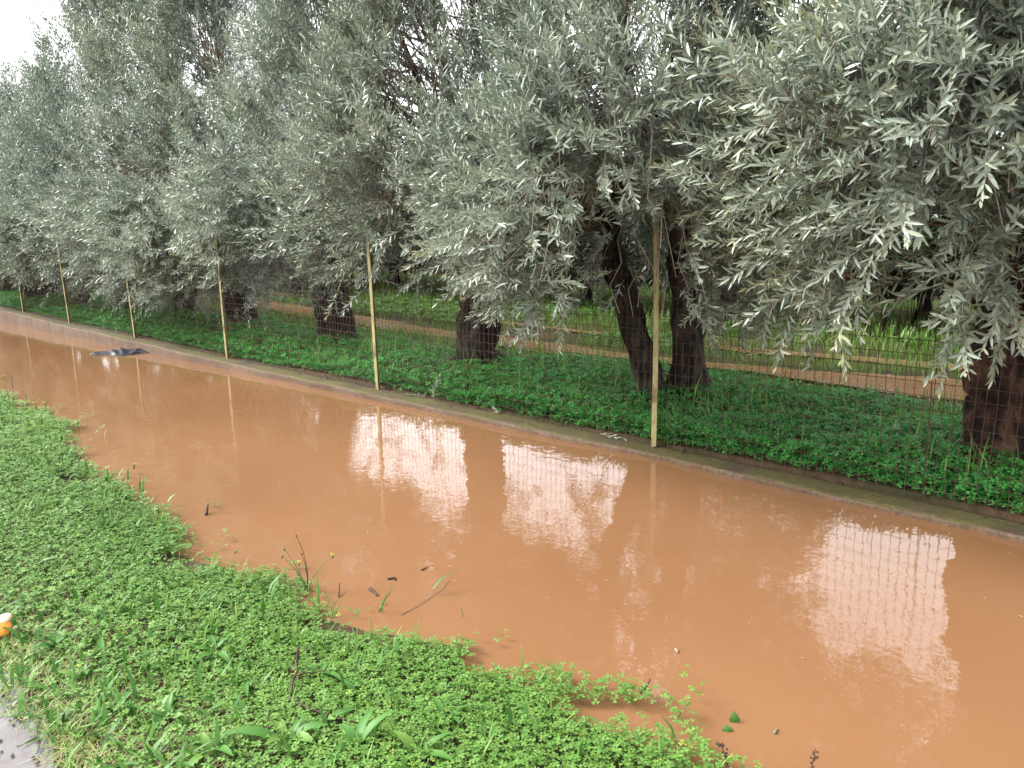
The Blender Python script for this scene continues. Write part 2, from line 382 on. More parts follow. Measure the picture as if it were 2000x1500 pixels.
def make_sprig(r, nleaf, L, LL, ntri, stem=True):
    G = Geo()
    bend = r.uniform(-.35, .15); side = r.uniform(-.15, .15)
    tt = np.linspace(0, 1, 7)
    P = np.stack([tt*L, side*L*tt**2, bend*L*tt**2*.6], 1)
    if stem: 
        V, T = tube(P[::2], np.linspace(.0024, .0010, 4), 3, cap=False); G.add(V, T, 1, .5)
    npair = nleaf//2
    for k in range(npair):
        f_ = (k+.4)/npair; f_ = .08 + .92*f_
        p = np.array([f_*L, side*L*f_**2, bend*L*f_**2*.6]); tg = norm(np.array([1, 2*side*f_, 1.2*bend*f_]))
        az0 = (k % 2)*math.pi/2 + r.normal(0, .25)
        for s in (0, 1):
            az = az0 + s*math.pi
            u = norm(np.cross(tg, [0, 0, 1.])); w = np.cross(u, tg)
            rad = u*math.cos(az) + w*math.sin(az)
            sp = r.uniform(.50, .95)*(1.0 if f_ < .85 else .6)
            d = tg*math.cos(sp) + rad*math.sin(sp) + np.array([0, 0, .10])
            d = norm(d + r.normal(0, .10, 3))
            z = norm(tg*math.sin(sp) - rad*math.cos(sp) + r.normal(0, .35, 3) + np.array([0, 0, .25]))
            ll = LL*r.uniform(.75, 1.12)*(1 - .45*max(0, f_-.72)/.28)
            V, T = leaf(ll, ll*r.uniform(.17, .225), r.uniform(.1, .5), r.uniform(-.1, .22), ntri)
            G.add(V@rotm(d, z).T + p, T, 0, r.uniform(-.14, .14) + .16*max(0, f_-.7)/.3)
    V, T = leaf(LL*.6, LL*.14, .3, 0, ntri); G.add(V + P[-1], T, 0, .2)
    return G.arrays()
r_ = np.random.default_rng(11)
SPRIG_NEAR = [make_sprig(r_, int(r_.integers(22, 29)), r_.uniform(.22, .38), .072, 4) for _ in range(10)]
SPRIG_MID = [make_sprig(r_, int(r_.integers(18, 24)), r_.uniform(.24, .38), .082, 2, False) for _ in range(8)]
SPRIG_FAR = [make_sprig(r_, int(r_.integers(14, 18)), r_.uniform(.26, .38), .095, 2, False) for _ in range(8)]
SPRIG_MESH = []
for k, (V, T, mi, K) in enumerate(SPRIG_NEAR):
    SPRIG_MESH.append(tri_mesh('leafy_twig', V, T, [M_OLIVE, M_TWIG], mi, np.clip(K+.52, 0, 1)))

# ------------------------------------------------------------------ gaps in the crowns: low tunnels cut between neighbouring trees so the water mirrors sky
GAPS = []
def low_ray(px, py):
    """direction in which the sky mirrored at this spot of the water lies: azimuth, elevation"""
    d = CF*1500 + CR*(px-1000) - CU*(py-750); d = d/np.linalg.norm(d)
    return math.atan2(-d[0], d[1]), math.asin(-d[2])
def gap(poly): GAPS.append(np.array([low_ray(*p) for p in poly]))
gap([(700, 770), (745, 775), (760, 880), (830, 900), (870, 930), (840, 1030), (800, 960), (740, 950), (655, 930), (650, 870)])
gap([(880, 890), (915, 880), (905, 1010), (885, 1190), (840, 1180), (850, 1060)])
gap([(935, 880), (955, 890), (950, 1080), (930, 1050)])
gap([(985, 830), (1150, 850), (1110, 950), (1150, 1030), (1140, 1140), (1060, 1060), (985, 1050), (965, 950)])
gap([(1680, 980), (1890, 1010), (1850, 1110), (1790, 1210), (1790, 1280), (1700, 1290), (1660, 1330), (1590, 1320), (1570, 1240), (1620, 1180), (1640, 1080)])
gap([(1960, 1080), (2150, 1100), (2150, 1500), (1990, 1500), (1975, 1330), (1945, 1160)])
def in_poly(poly, u, v):
    ins = np.zeros(u.shape, bool); n = len(poly)
    for i in range(n):
        (x1, y1), (x2, y2) = poly[i], poly[(i+1) % n]
        c = ((y1 > v) != (y2 > v)) & (u < (x2-x1)*(v-y1)/(y2-y1+1e-12)+x1)
        ins ^= c
    return ins
def open_air(P, r, spread=.006):
    az = np.arctan2(-P[:, 0], P[:, 1]) + r.normal(0, spread, len(P)); el = np.arctan2(P[:, 2]+CZ, np.hypot(P[:, 0], P[:, 1])) + r.normal(0, spread, len(P))
    ins = np.zeros(len(P), bool)
    for g_ in GAPS: ins |= in_poly(g_, az, el)
    return ins

# ------------------------------------------------------------------ olive trees
def gnarl(P, R, seed, n=18, flare=0.0, lobes=.22):
    r = np.random.default_rng(seed); ph = r.uniform(0, 6.28, 6)
    m_ = len(P)
    def wobf(ang, i):
        f_ = i/(m_-1)
        lb = lobes*(.6*np.sin(3*ang+ph[0]+f_*1.5) + .4*np.sin(5*ang+ph[1]-f_*2) + .35*np.sin(8*ang+ph[2]+f_*3)) + .10*np.sin(ang*2+i*1.1+ph[3]) + .05*np.sin(11*ang+ph[5]+f_*4) + .035*np.sin(17*ang+i*.7+ph[0]) + .05*np.sin(i*1.9+ang*2+ph[1]) + .04*np.sin(i*.9+ang*4+ph[2])
        fl = 1 + flare*max(0, 1-f_*4)**2*(1+.5*np.sin(4*ang+ph[4]))
        return (1+lb)*fl
    return tube(P, R, n, True, wobf)

class Tree: pass
def hull_r(th, z, t):
    """distance of the crown's edge from its axis"""
    f_ = np.clip((z-t.z0)/(t.h-t.z0), 0, 1)
    prof = np.interp(f_, [0, .06, .18, .40, .65, .85, 1.0], [.70, .95, 1.08, .98, .62, .34, .05] if t.slim < .2 else [.70, .95, 1.06, 1.0, .80, .52, .08])
    lump = 1 + .24*vnoise(np.cos(th)*2.1, np.sin(th)*2.1, z*1.5, t.seed) + .13*vnoise(np.cos(th)*5, np.sin(th)*5, z*3.6, t.seed+50)
    front = 1 + t.front*np.clip(-np.sin(th), 0, 1)*np.interp(f_, [0, .08, .25, .45, .7], [.8, 1.05, .8, .25, -.1])
    return t.r*prof*lump*front*(1 - .22*np.clip(np.sin(th), 0, 1))*(1 - t.slim*np.abs(np.cos(th))**1.5)

def olive(name_label, x, y, h, r, seed, trunk_pts, trunk_r, lod, nbranch, z0=.75, front=.35, red=False, second=None, twig_parts=0, light=0.0, big=1.0, share=None, group='olive trees in the row behind the fence'):
    t = Tree(); t.h, t.r, t.z0, t.seed, t.front = h, r, z0, seed, front; t.slim = .10 if lod == 'near' else .36
    R = np.random.default_rng(seed)
    gz = float(ground_z(np.array([x]), np.array([y]))[0])
    root = empty('olive_tree', (x, y, gz), name_label, 'olive tree', group)
    base = np.array([x, y, gz])
    bark = M_REDBARK if red else M_BARK
    # trunk
    P = np.array(trunk_pts, float); tt = np.linspace(0, 1, len(P)); ti = np.linspace(0, 1, 26)
    Pi = np.stack([np.interp(ti, tt, P[:, k]) for k in range(3)], 1)
    Pi[1:-1] += np.random.default_rng(seed+5).normal(0, .008, (24, 3))
    Ri = np.interp(ti, [0, .25, .7, 1], [trunk_r*1.18, trunk_r, trunk_r*.92, trunk_r*.75])
    G = Geo(); G.add(*gnarl(Pi, Ri, seed, 30, .9, .28)); G.build('trunk', [bark], root)
    top = P[-1]
    if second:
        G = Geo(); P2 = np.array(second[0], float); P2i = np.stack([np.interp(ti, np.linspace(0, 1, len(P2)), P2[:, k]) for k in range(3)], 1)
        G.add(*gnarl(P2i, np.interp(ti, [0, .3, 1], [second[1]*1.5, second[1], second[1]*.8]), seed+9, 22, .45)); G.build('trunk', [bark], root)
    # limbs
    limbs = []
    nl = 5
    starts = [top] if not second else [top, np.array(second[0][-1], float)]
    for k in range(nl):
        a0 = k*2*math.pi/nl + R.uniform(-.4, .4); s = starts[k % len(starts)]
        zt = R.uniform(.45, .68)*h*(1.0 if lod == 'near' else .72); rr = R.uniform(.25, .45)*r
        e = np.array([math.cos(a0)*rr, math.sin(a0)*rr - .15, zt])
        c = np.array([s[0]*.6+math.cos(a0)*rr*.9, s[1]*.6+math.sin(a0)*rr*.9, s[2]+(zt-s[2])*.4])
        Q = bez(s - np.array([0, 0, .12]), c, e, 10); Q[1:] += R.normal(0, .03, (9, 3)); limbs.append(Q)
        G = Geo(); G.add(*tube(Q, np.linspace(trunk_r*.45, .02, 10)*(1.0 if lod == 'near' else .7), 8)); G.build('limb', [bark], root)
    if share:
        for ch in share[0].children:
            if ch.name.split('.')[0] in ('crown', 'branches'):
                o = ch.copy(); link(o, root); o.rotation_euler.z = share[1]; o.scale = share[2]
        return root
    LQ = np.concatenate(limbs)
    # branches that carry the leafy twigs
    SP, SD, ST, SB = [], [], [], []
    GB = Geo()
    zc = R.uniform(0, 1, nbranch)**(1.05)*(h-z0)*.97 + z0
    if lod == 'near': zc = np.where(R.uniform(size=nbranch) < .84, R.uniform(z0, 4.4, nbranch), R.uniform(4.2, h, nbranch))
    th = R.uniform(0, 2*math.pi, nbranch)
    low = R.uniform(size=nbranch) < (.26 if lod != 'near' else .04)      # a skirt of hanging branches
    zc = np.where(low, R.uniform(z0, z0+1.2, nbranch), zc)
    if True:                                           # more of them on the road side
        fr = (R.uniform(size=nbranch) < (.55 if lod == 'near' else .45)) | (low & (R.uniform(size=nbranch) < .8))
        th = np.where(fr, R.uniform(-math.pi, 0, nbranch), th)
    dens = vnoise(np.cos(th)*2.6, np.sin(th)*2.6, zc*2.0, seed+70)        # boughs and gaps
    okb = (dens > -.22) | (R.uniform(size=nbranch) < (.25 if lod == 'near' else .5))
    for k in range(nbranch):
        z, a0 = zc[k], th[k]
        if not okb[k]: continue
        rad = float(hull_r(np.array([a0]), np.array([z]), t)[0])*R.uniform(.80, 1.0)
        e = np.array([math.cos(a0)*rad, math.sin(a0)*rad, z])
        # start from the nearest limb point that lies a bit higher (hanging) or lower (rising)
        hang = z < z0 + .17*(h-z0)
        want = e*np.array([.25, .25, 1]) + np.array([0, 0, R.uniform(.5, 1.2) if hang else -R.uniform(.4, 1.1)])
        s = LQ[np.argmin(((LQ-want)**2).sum(1))]
        c = (s*.45+e*.55) + np.array([0, 0, (R.uniform(.25, .7) if hang else -R.uniform(0, .3))])
        c[:2] *= 1.15; c += R.normal(0, .16, 3)
        Q = bez(s, c, e, 9)
        Q[1:-1] += R.normal(0, .03, (7, 3)); Q += np.sin(np.linspace(0, 1, 9)*R.uniform(4, 9)+R.uniform(0, 6))[:, None]*R.normal(0, .045, 3)*np.linspace(0, 1, 9)[:, None]
        if lod == 'near' or (lod == 'mid' and k % 2 == 0):
            GB.add(*tube(Q, np.linspace(.010, .0028, 9), 3, cap=False))
            if lod == 'near':           # bare side twigs
                q0 = Q[int(R.integers(3, 7))]; q1 = q0 + R.normal(0, .16, 3) + np.array([0, -.1, -.12])
                GB.add(*tube(bez(q0, (q0+q1)/2 + R.normal(0, .09, 3), q1, 6), np.linspace(.0045, .002, 6), 3, cap=False))
        ns = {'near': 13, 'mid': 12, 'far': 10}[lod]
        f_ = np.sort(R.uniform(.42, 1.0, ns)**.8); f_[-1] = 1.0
        p = np.stack([np.interp(f_, np.linspace(0, 1, 9), Q[:, q]) for q in range(3)], 1)
        p += R.normal(0, .055, p.shape)*(f_ < .999)[:, None]
        tg = norm(np.stack([np.interp(f_, np.linspace(0, 1, 9), np.gradient(Q[:, q])) for q in range(3)], 1))
        outw = norm(p*np.array([1, 1, 0]) + 1e-6)
        lowk = np.clip((z-z0)/(1.1), 0, 1)
        d = tg*.5 + outw*.55 + np.array([0, 0, -.05 + .75*lowk]) + R.normal(0, .42, p.shape)
        SP.append(p); SD.append(norm(d)); SB.append(f_)
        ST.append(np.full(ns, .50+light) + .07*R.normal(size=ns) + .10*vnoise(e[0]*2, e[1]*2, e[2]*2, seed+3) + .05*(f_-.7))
    SP, SD, ST, SB = np.concatenate(SP), np.concatenate(SD), np.concatenate(ST), np.concatenate(SB)
    if CARVE and x < 4:
        keep = ~open_air(SP + SD*.14 + base, R) | ((SP[:, 1] < -1.15) & (SP[:, 2] > 1.35))
        keep |= R.uniform(size=len(SP)) < .055
        Wk = SP + SD*.14 + base                            # cut back round the tall post and the leaning trunk
        cut = (np.abs(Wk[:, 0]+3.05) < 1.3) & (np.abs(Wk[:, 0] + .665*Wk[:, 1]) < .30 + .05*R.normal(size=len(Wk))) & (Wk[:, 1] < 5.2) & (Wk[:, 2] < 1.66 + .08*R.normal(size=len(Wk)))
        keep &= ~cut
        SP, SD, ST, SB = SP[keep], SD[keep], ST[keep], SB[keep]
    W = SP + base
    roll = R.uniform(-1.0, 1.0, len(SP)); Rm = frames(SD, np.array([0, 0, 1.0]), roll)
    S = R.uniform(.75, 1.2, len(SP))*big
    if lod == 'near':
        hi = (W[:, 2] < 4.3) & (SP[:, 1] < -.25) & (SB > .60)
        temps = SPRIG_NEAR
        cand = np.nonzero(hi)[0]
        dcam = np.linalg.norm(W - np.array([0, 0, CZ]), axis=1)
        # the twigs that show largest: the nearest tips
        inside = (W@CF) > 0
        u = ((W-np.array([0, 0, CZ]))@CR)/((W-np.array([0, 0, CZ]))@CF); v = -((W-np.array([0, 0, CZ]))@CU)/((W-np.array([0, 0, CZ]))@CF)
        vis = hi & (np.abs(u) < .66) & (np.abs(v) < .5) & (SB > .7)
        ci = np.nonzero(vis)[0]; ci = ci[np.argsort(dcam[ci])][:twig_parts]
        own = np.zeros(len(SP), bool); own[ci] = True
        for i in ci:
            o = bpy.data.objects.new('leafy_twig', SPRIG_MESH[int(R.integers(0, len(SPRIG_MESH)))])
            mtx = np.eye(4); mtx[:3, :3] = Rm[i]*S[i]; mtx[:3, 3] = SP[i]
            o.matrix_local = Matrix(mtx.tolist()); link(o, root)
        GC = Geo(); i = np.nonzero(hi & ~own)[0]
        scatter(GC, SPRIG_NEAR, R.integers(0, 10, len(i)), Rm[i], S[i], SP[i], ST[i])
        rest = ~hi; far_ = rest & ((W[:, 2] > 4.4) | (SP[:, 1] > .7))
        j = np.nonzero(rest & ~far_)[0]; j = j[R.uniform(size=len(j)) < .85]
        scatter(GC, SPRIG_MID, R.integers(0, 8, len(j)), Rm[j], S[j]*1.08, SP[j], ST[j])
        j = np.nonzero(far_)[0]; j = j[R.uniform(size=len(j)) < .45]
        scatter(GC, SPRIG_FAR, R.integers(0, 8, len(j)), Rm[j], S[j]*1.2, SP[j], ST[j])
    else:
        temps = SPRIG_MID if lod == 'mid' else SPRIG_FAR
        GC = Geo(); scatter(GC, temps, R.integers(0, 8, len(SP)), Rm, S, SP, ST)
    cr = GC.build('crown', [M_OLIVE, M_TWIG], root); cr['kind'] = 'stuff'
    if GB.n:
        gbm = GB.build('branches', [M_TWIG], root); gbm['kind'] = 'stuff'
    return root
CARVE = True
U = [0]
olive('olive tree with thick reddish brown trunk at the right edge of the photo', -1.0, 5.45, 6.6, 1.50, 101,
      [(0.06, .02, -.15), (.0, 0, .25), (-.03, 0, .7), (.06, .02, 1.15), (.14, .05, 1.6)], .25, 'near', 690, z0=.98, front=.42, red=True, twig_parts=260, big=1.12, light=.14)
olive('olive tree with a slim dark leaning trunk beside a second upright trunk', -3.55, 5.38, 6.8, 1.50, 102,
      [(0, 0, -.15), (-.04, 0, .2), (-.22, .0, .65), (-.42, .02, 1.15), (-.55, .05, 1.6)], .105, 'near', 690, z0=.82, front=.42,
      second=([(.14, .30, -.15), (.14, .30, .3), (.12, .30, .8), (.10, .25, 1.3), (.05, .2, 1.7)], .13), twig_parts=260)
olive('olive tree with a broad flared dark trunk, next left of the leaning double trunk', -5.95, 5.6, 7.0, 1.45, 103,
      [(0, 0, -.15), (.0, 0, .2), (.03, 0, .6), (.06, 0, 1.1), (.08, 0, 1.6)], .21, 'near', 660, z0=.85, front=.46, twig_parts=120)
T104 = olive('olive tree with a kinked trunk bulging to the right, left of the second tall post', -8.75, 5.65, 6.9, 1.15, 104,
      [(.05, 0, -.15), (.04, 0, .25), (.02, 0, .6), (-.16, 0, .95), (-.22, 0, 1.5)], .22, 'mid', 540, z0=.70, front=.62)
T105 = olive('olive tree with its low branches sweeping to the clover, behind the short third post', -11.1, 5.5, 7.3, 1.1, 105,
      [(.0, 0, -.15), (.03, 0, .3), (-.05, 0, .8), (-.1, 0, 1.5)], .20, 'mid', 540, z0=.42, front=.70)
olive('olive tree with a half hidden trunk, between the third and fourth posts', -13.0, 5.5, 7.4, 1.05, 106,
      [(.0, 0, -.15), (-.03, 0, .3), (.05, 0, .8), (.1, 0, 1.5)], .20, 'mid', 540, z0=.42, front=.70, share=(T105, .30, (1.0, 1.0, 1.03)))
T107 = olive('olive tree with a basin shaped stump at its foot, behind the fourth post', -14.8, 5.2, 7.3, 0.95, 107,
      [(.1, 0, -.15), (.08, 0, .2), (.0, 0, .5), (-.05, 0, 1.5)], .21, 'far', 560, z0=.50, front=.75)
T108 = olive('olive tree with a small upright trunk right of the fifth post', -16.3, 4.95, 4.9, 0.85, 108,
      [(.0, 0, -.15), (0, 0, .3), (.04, 0, .8), (.1, 0, 1.5)], .16, 'far', 500, z0=.65, front=.70)
olive('olive tree with a very wide dark trunk behind the leftmost post', -18.4, 4.85, 5.3, 0.95, 109,
      [(.0, 0, -.15), (0, 0, .3), (.04, 0, .8), (.1, 0, 1.5)], .34, 'far', 400, z0=.9, front=.3, share=(T108, .4, (1.1, 1.1, .96)))
olive('olive tree with a dark trunk at the left edge of the photo', -21.6, 4.95, 5.7, 1.1, 110,
      [(.0, 0, -.15), (0, 0, .3), (.04, 0, .8), (.1, 0, 1.5)], .26, 'far', 360, z0=.9, front=.3, share=(T107, -.5, (1.15, 1.1, .70)))
olive('farthest olive tree of the row, pale crown under the sky at far left', -24.8, 5.2, 6.0, 1.2, 111,
      [(.0, 0, -.15), (0, 0, .3), (.04, 0, .8), (.1, 0, 1.5)], .24, 'far', 300, z0=.9, front=.3, share=(T108, -.7, (1.3, 1.2, 1.12)))
olive('olive tree just beyond the right edge, only twigs in view', 1.55, 5.5, 6.8, 1.55, 112,
      [(.0, 0, -.15), (0, 0, .3), (.04, 0, .8), (.1, 0, 1.5)], .24, 'far', 300, z0=1.1, front=.3)

R = np.random.default_rng(44)
for x, y, sh, a0, sc_, lb in ((-15.4, 9.1, 'T107', 1.2, 1.0, 'olive tree of the second row, dark between the columns of the fourth and fifth posts'),
                              (-18.0, 9.3, 'T105', 2.2, .92, 'olive tree of the second row, seen as dark foliage behind the fifth post'),
                              (-20.8, 9.0, 'T107', 3.0, .85, 'olive tree of the second row near the left edge, behind the wide trunk'),
                              (-24.0, 9.2, 'T105', 4.0, .82, 'olive tree at the far end of the second row')):
    olive(lb, x, y, 7.0, 1.2, 130+int(-x), [(.0, 0, -.15), (0, 0, .3), (.04, 0, .8), (.1, 0, 1.5)], .2, 'far', 10, share=({'T107': T107, 'T105': T105}[sh], a0, (sc_*1.1, sc_*1.1, sc_*.95)), group='olive trees of the second row in the grove')

# ------------------------------------------------------------------ orange trees of the grove behind
def make_orange_mesh(seed, nleaf, rx_, h):
    R = np.random.default_rng(seed); G = Geo()
    temps = []
    for k in range(5):
        V, T = leaf(.085, .040, R.uniform(.1, .4), R.uniform(.05, .3), 4); temps.append((V, T, np.zeros(len(T), int), np.zeros(len(V))))
    d = norm(R.normal(size=(nleaf, 3))); rr = R.uniform(.55, 1, nleaf)**.5
    lump = 1 + .2*vnoise(d[:, 0]*3, d[:, 1]*3, d[:, 2]*3, seed) + .1*vnoise(d[:, 0]*8, d[:, 1]*8, d[:, 2]*8, seed+1)
    P = d*(rr*lump)[:, None]*np.array([rx_, rx_, h*.42]) + np.array([0, 0, h*.56])
    P = P[P[:, 2] > .28]; d = d[:len(P)]
    D = norm(P*np.array([1, 1, .2]) + R.normal(0, .9, P.shape) + np.array([0, 0, -.4]))
    tone = np.clip(.4 + .2*R.normal(size=len(P)), 0, 1)
    scatter(G, temps, R.integers(0, 5, len(P)), frames(D, np.array([0, 0, 1.]), R.uniform(-.9, .9, len(P))), R.uniform(.8, 1.3, len(P)), P, tone)
    # twigs
    for k in range(60):
        a0 = R.uniform(0, 6.28); e = np.array([math.cos(a0)*rx_*.8, math.sin(a0)*rx_*.8, R.uniform(.5, h*.8)])
        G.add(*tube(bez((0, 0, .7), e*np.array([.5, .5, 1]) + np.array([0, 0, .3]), e, 5), np.linspace(.02, .004, 5), 3, cap=False), 1)
    return G.mesh('crown', [M_CITRUS, M_BARK])
def uv_sphere(r, n=10, m_=7):
    V = [(0, 0, r)]; T = []
    for i in range(1, m_):
        for j in range(n):
            a0, b0 = math.pi*i/m_, 2*math.pi*j/n; V.append((r*math.sin(a0)*math.cos(b0), r*math.sin(a0)*math.sin(b0), r*math.cos(a0)*.94))
    V.append((0, 0, -r*.94)); L_ = len(V)-1
    for j in range(n):
        k2 = (j+1) % n; T.append((0, 1+j, 1+k2)); T.append((L_, L_-n+k2, L_-n+j))
        for i in range(m_-2):
            a0 = 1+i*n; T += [(a0+j, a0+n+j, a0+n+k2), (a0+j, a0+n+k2, a0+k2)]
    return np.array(V), np.array(T)
V, T = uv_sphere(.037); FRUIT = tri_mesh('orange_fruit', V, T, [M_ORANGE])
OR_CROWN = [make_orange_mesh(61, 15000, 1.55, 2.6), make_orange_mesh(62, 15000, 1.5, 2.5)]
G = Geo(); G.add(*gnarl(np.array([(0, 0, -.1), (0, 0, .3), (.03, 0, .7), (.06, .02, 1.1), (.05, 0, 1.5)]), np.array([.12, .09, .08, .07, .04]), 63, 12, .4)); OR_TRUNK = G.mesh('trunk', [M_BARK])
R = np.random.default_rng(5)
spots = [(-1.6, 11.6), (-5.9, 11.0), (-9.0, 11.3), (-12.0, 11.2), (-15.2, 11.6), (-18.2, 11.6), (-22.0, 11.6), (-3.5, 12.3),
         (-2.4, 15.4), (-6.4, 15.2), (-10.2, 15.3), (-14.0, 15.1), (-18.2, 15.0), (-23, 15), (-27, 13.5),
         (-4.5, 19.5), (-9, 19.5), (-14, 19.5), (-19, 19.4), (-25, 19)]
ORL = {7: 'orange tree set back between two others, behind the grass right of the double trunk',
       0: 'orange tree behind the grass, seen left of the thick right edge trunk', 1: 'orange tree behind the leaning olive trunk, fruit showing among dark leaves',
       2: 'orange tree with fruit, behind the olive with the broad flared trunk', 3: 'orange tree with fruit, right of the olive with the kinked trunk'}
for i, (x, y) in enumerate(spots):
    gz = float(ground_z(np.array([x]), np.array([y]))[0])
    lb = ORL.get(i, ('dark orange tree of the second grove row, hidden behind the olives' if y < 17 else 'orange tree at the back of the grove, hidden behind the olives') if y > 12.5 else 'orange tree of the first grove row, dark behind the far olives')
    ro = empty('orange_tree', (x, y, gz), lb, 'orange tree', 'orange trees of the grove behind the olives')
    ro.rotation_euler.z = R.uniform(0, 6.28); s = R.uniform(.9, 1.05)*(1.0 if y < 12.5 else 1.12); ro.scale = (s*1.05, s*1.05, s*(1.6 if i == 1 else 1.0))  # tree behind the leaning trunk stretched taller to block sky from the water's reflection
    o = mobj('crown', OR_CROWN[i % 2], ro); o['kind'] = 'stuff'
    mobj('trunk', OR_TRUNK, ro)
    if y < 12.5:
        for k in range(16):
            a0, z = R.uniform(0, 6.28), R.uniform(.45, 1.7)
            rr = 1.5*math.sqrt(max(.05, 1-((z-1.45)/1.2)**2))*R.uniform(.92, 1.02)
            mobj('orange_fruit', FRUIT, ro, (math.cos(a0)*rr, math.sin(a0)*rr, z))

# ------------------------------------------------------------------ flooded tracks in the grove
def strip(name, pts_near, pts_far, dz, seed, grass=0):
    A = np.array(pts_near); Bp = np.array(pts_far)
    xs = np.arange(-22, 2, .12)
    y0 = np.interp(xs, A[:, 0], A[:, 1]) + .10*vnoise(xs*2.1, 0*xs, 0, seed) + .05*vnoise(xs*7, 0*xs, 0, seed+1)
    y1 = np.interp(xs, Bp[:, 0], Bp[:, 1]) + .10*vnoise(xs*2.3, 0*xs, 0, seed+2) + .05*vnoise(xs*6, 0*xs, 0, seed+3)
    y1 = np.maximum(y1, y0+.03)
    zz = kz(xs) + .065 + dz + 0*xs
    V = np.concatenate([np.stack([xs, y0+(y1-y0)*f_, zz + .012*math.sin(f_*3.14)], 1) for f_ in (0, .5, 1)])
    k = len(xs); T = [(j*k+i, j*k+i+1, (j+1)*k+i+1, (j+1)*k+i) for j in range(2) for i in range(k-1)]
    return props(mobj(name, tri_mesh(name, V, T, [M_MUD])), kind='structure')
M_MUD = noise_mat('wet_red_mud', [(.3, (.20, .105, .052)), (.5, (.24, .130, .066)), (.7, (.25, .145, .08))], 3, .2, 0, 5, None, .5)
TRK1 = ([(-22, 7.0), (-12, 6.95), (-8.6, 6.75), (-5, 6.9), (-3.6, 7.05), (-1.6, 7.1), (3, 7.1)], [(-22, 7.7), (-12, 7.7), (-8.6, 7.35), (-5, 7.3), (-3.6, 7.45), (-1.9, 8.1), (3, 8.2)])
TRK2 = ([(-22, 8.6), (-12, 8.5), (-8, 8.3), (-4, 8.35), (-1.5, 8.6), (3, 8.7)], [(-22, 8.9), (-12, 8.8), (-8, 8.5), (-4, 8.6), (-1.5, 9.0), (3, 9.0)])
strip('muddy_track', *TRK1, .012, 71); strip('muddy_track', *TRK2, .012, 75)
def on_track(x, y):
    r = np.zeros(len(x), bool)
    for n_, f_ in (TRK1, TRK2):
        n_, f_ = np.array(n_), np.array(f_); r |= (y > np.interp(x, n_[:, 0], n_[:, 1])) & (y < np.interp(x, f_[:, 0], f_[:, 1]))
    return r

# ------------------------------------------------------------------ clover and grass
def clover_temp(r, tri):
    G = Geo(); tilt = r.uniform(-.15, .25)
    for k in range(3):
        a0 = k*2*math.pi/3 + r.normal(0, .12); dr = r.uniform(-.3, .25)
        if tri == 4:
            V = np.array([(0, 0, 0), (.5, .36, .10), (.92, .44, .06), (.80, 0, -.02), (.92, -.44, .06), (.5, -.36, .10)])
            T = np.array([(0, 3, 2), (0, 2, 1), (0, 4, 3), (0, 5, 4)])
        else:
            V = np.array([(0, 0, 0), (.88, .47, .08), (.82, 0, -.02), (.88, -.47, .08)]); T = np.array([(0, 2, 1), (0, 3, 2)])
        V = V*1.0; V[:, 2] += V[:, 0]*dr*.5
        c, s = math.cos(a0), math.sin(a0)
        W = np.stack([V[:, 0]*c-V[:, 1]*s, V[:, 0]*s+V[:, 1]*c, V[:, 2]], 1)
        G.add(W, T, 0, r.uniform(-.06, .06))
    if tri == 4:   # stalk
        G.add(np.array([(-.04, 0, 0), (.04, 0, 0), (.12, .1, -2.4)]), np.array([(0, 1, 2)]), 1, .5)
    return G.arrays()
rc = np.random.default_rng(31)
CL4 = [clover_temp(rc, 4) for _ in range(8)]; CL2 = [clover_temp(rc, 2) for _ in range(8)]
def clover(name, x, y, zb, r, size, temps, mats, hgt, tonebase, seed, tilt=.22):
    n_ = len(x)
    cl = vnoise(x*2.0, y*2.0, 0, seed)*.5 + vnoise(x*6.5, y*6.5, 0, seed+1)*.5
    z = zb + hgt*(.35 + .65*r.uniform(0, 1, n_)**.6)*(1+.45*cl)
    nrm = norm(np.stack([r.normal(0, tilt, n_), r.normal(0, tilt, n_), np.ones(n_)], 1))
    az = r.uniform(0, 6.28, n_); d = np.stack([np.cos(az), np.sin(az), 0*az], 1)
    yv = norm(np.cross(nrm, d)); xv = np.cross(yv, nrm)
    Rm = np.stack([xv, yv, nrm], 2)
    tone = tonebase + .08*r.normal(size=n_) + .14*vnoise(x*1.1, y*1.1, 0, seed+2) + (r.uniform(size=n_) < .02)*.35
    G = Geo(); scatter(G, temps, r.integers(0, 8, n_), Rm, size*r.uniform(.6, 1.25, n_), np.stack([x, y, z], 1), tone)
    o = G.build(name, mats); o['kind'] = 'stuff'; return o
r = np.random.default_rng(77)
def in_view(x, y, z=0.0, pad=.06):
    P = np.stack([x, y, np.full_like(x, z)-CZ], 1); f_ = P@CF
    u, v = P@CR/np.maximum(f_, .01), P@CU/np.maximum(f_, .01)
    return (f_ > .3) & (np.abs(u) < .667+pad) & (np.abs(v) < .5+pad)
# the near bank
def bank_points(n_, x0, x1, dens_fn):
    x = r.uniform(x0, x1, n_); y = r.uniform(.35, 2.35, n_)
    d = by(x) - y + .05*vnoise(x*9, y*9, 0, 81) + .03*vnoise(x*25, y*25, 0, 82)
    hole = np.clip(1.0 - 1.0*np.clip(vnoise(x*7, y*7, 0, 84)-.45, 0, 1)*np.clip(1.3-d/.5, 0, 1)*2, .05, 1)
    p = hole*np.clip(np.clip(d/.14+.15, 0, 1)**1.3 + .05*(d > -.22)*(vnoise(x*11, y*11, 0, 87) > .35), 0, 1)*np.clip((y-.60-.16*vnoise(x*3.5, y*3.5, 0, 83))/.60, 0.0, 1)
    k = r.uniform(size=n_) < p
    k &= in_view(x, y, .05, .1) | (r.uniform(size=n_) < .2)
    return x[k], y[k]
x, y = bank_points(58000, -4.6, -.4, None); zb = np.maximum(ground_z(x, y), -.005)
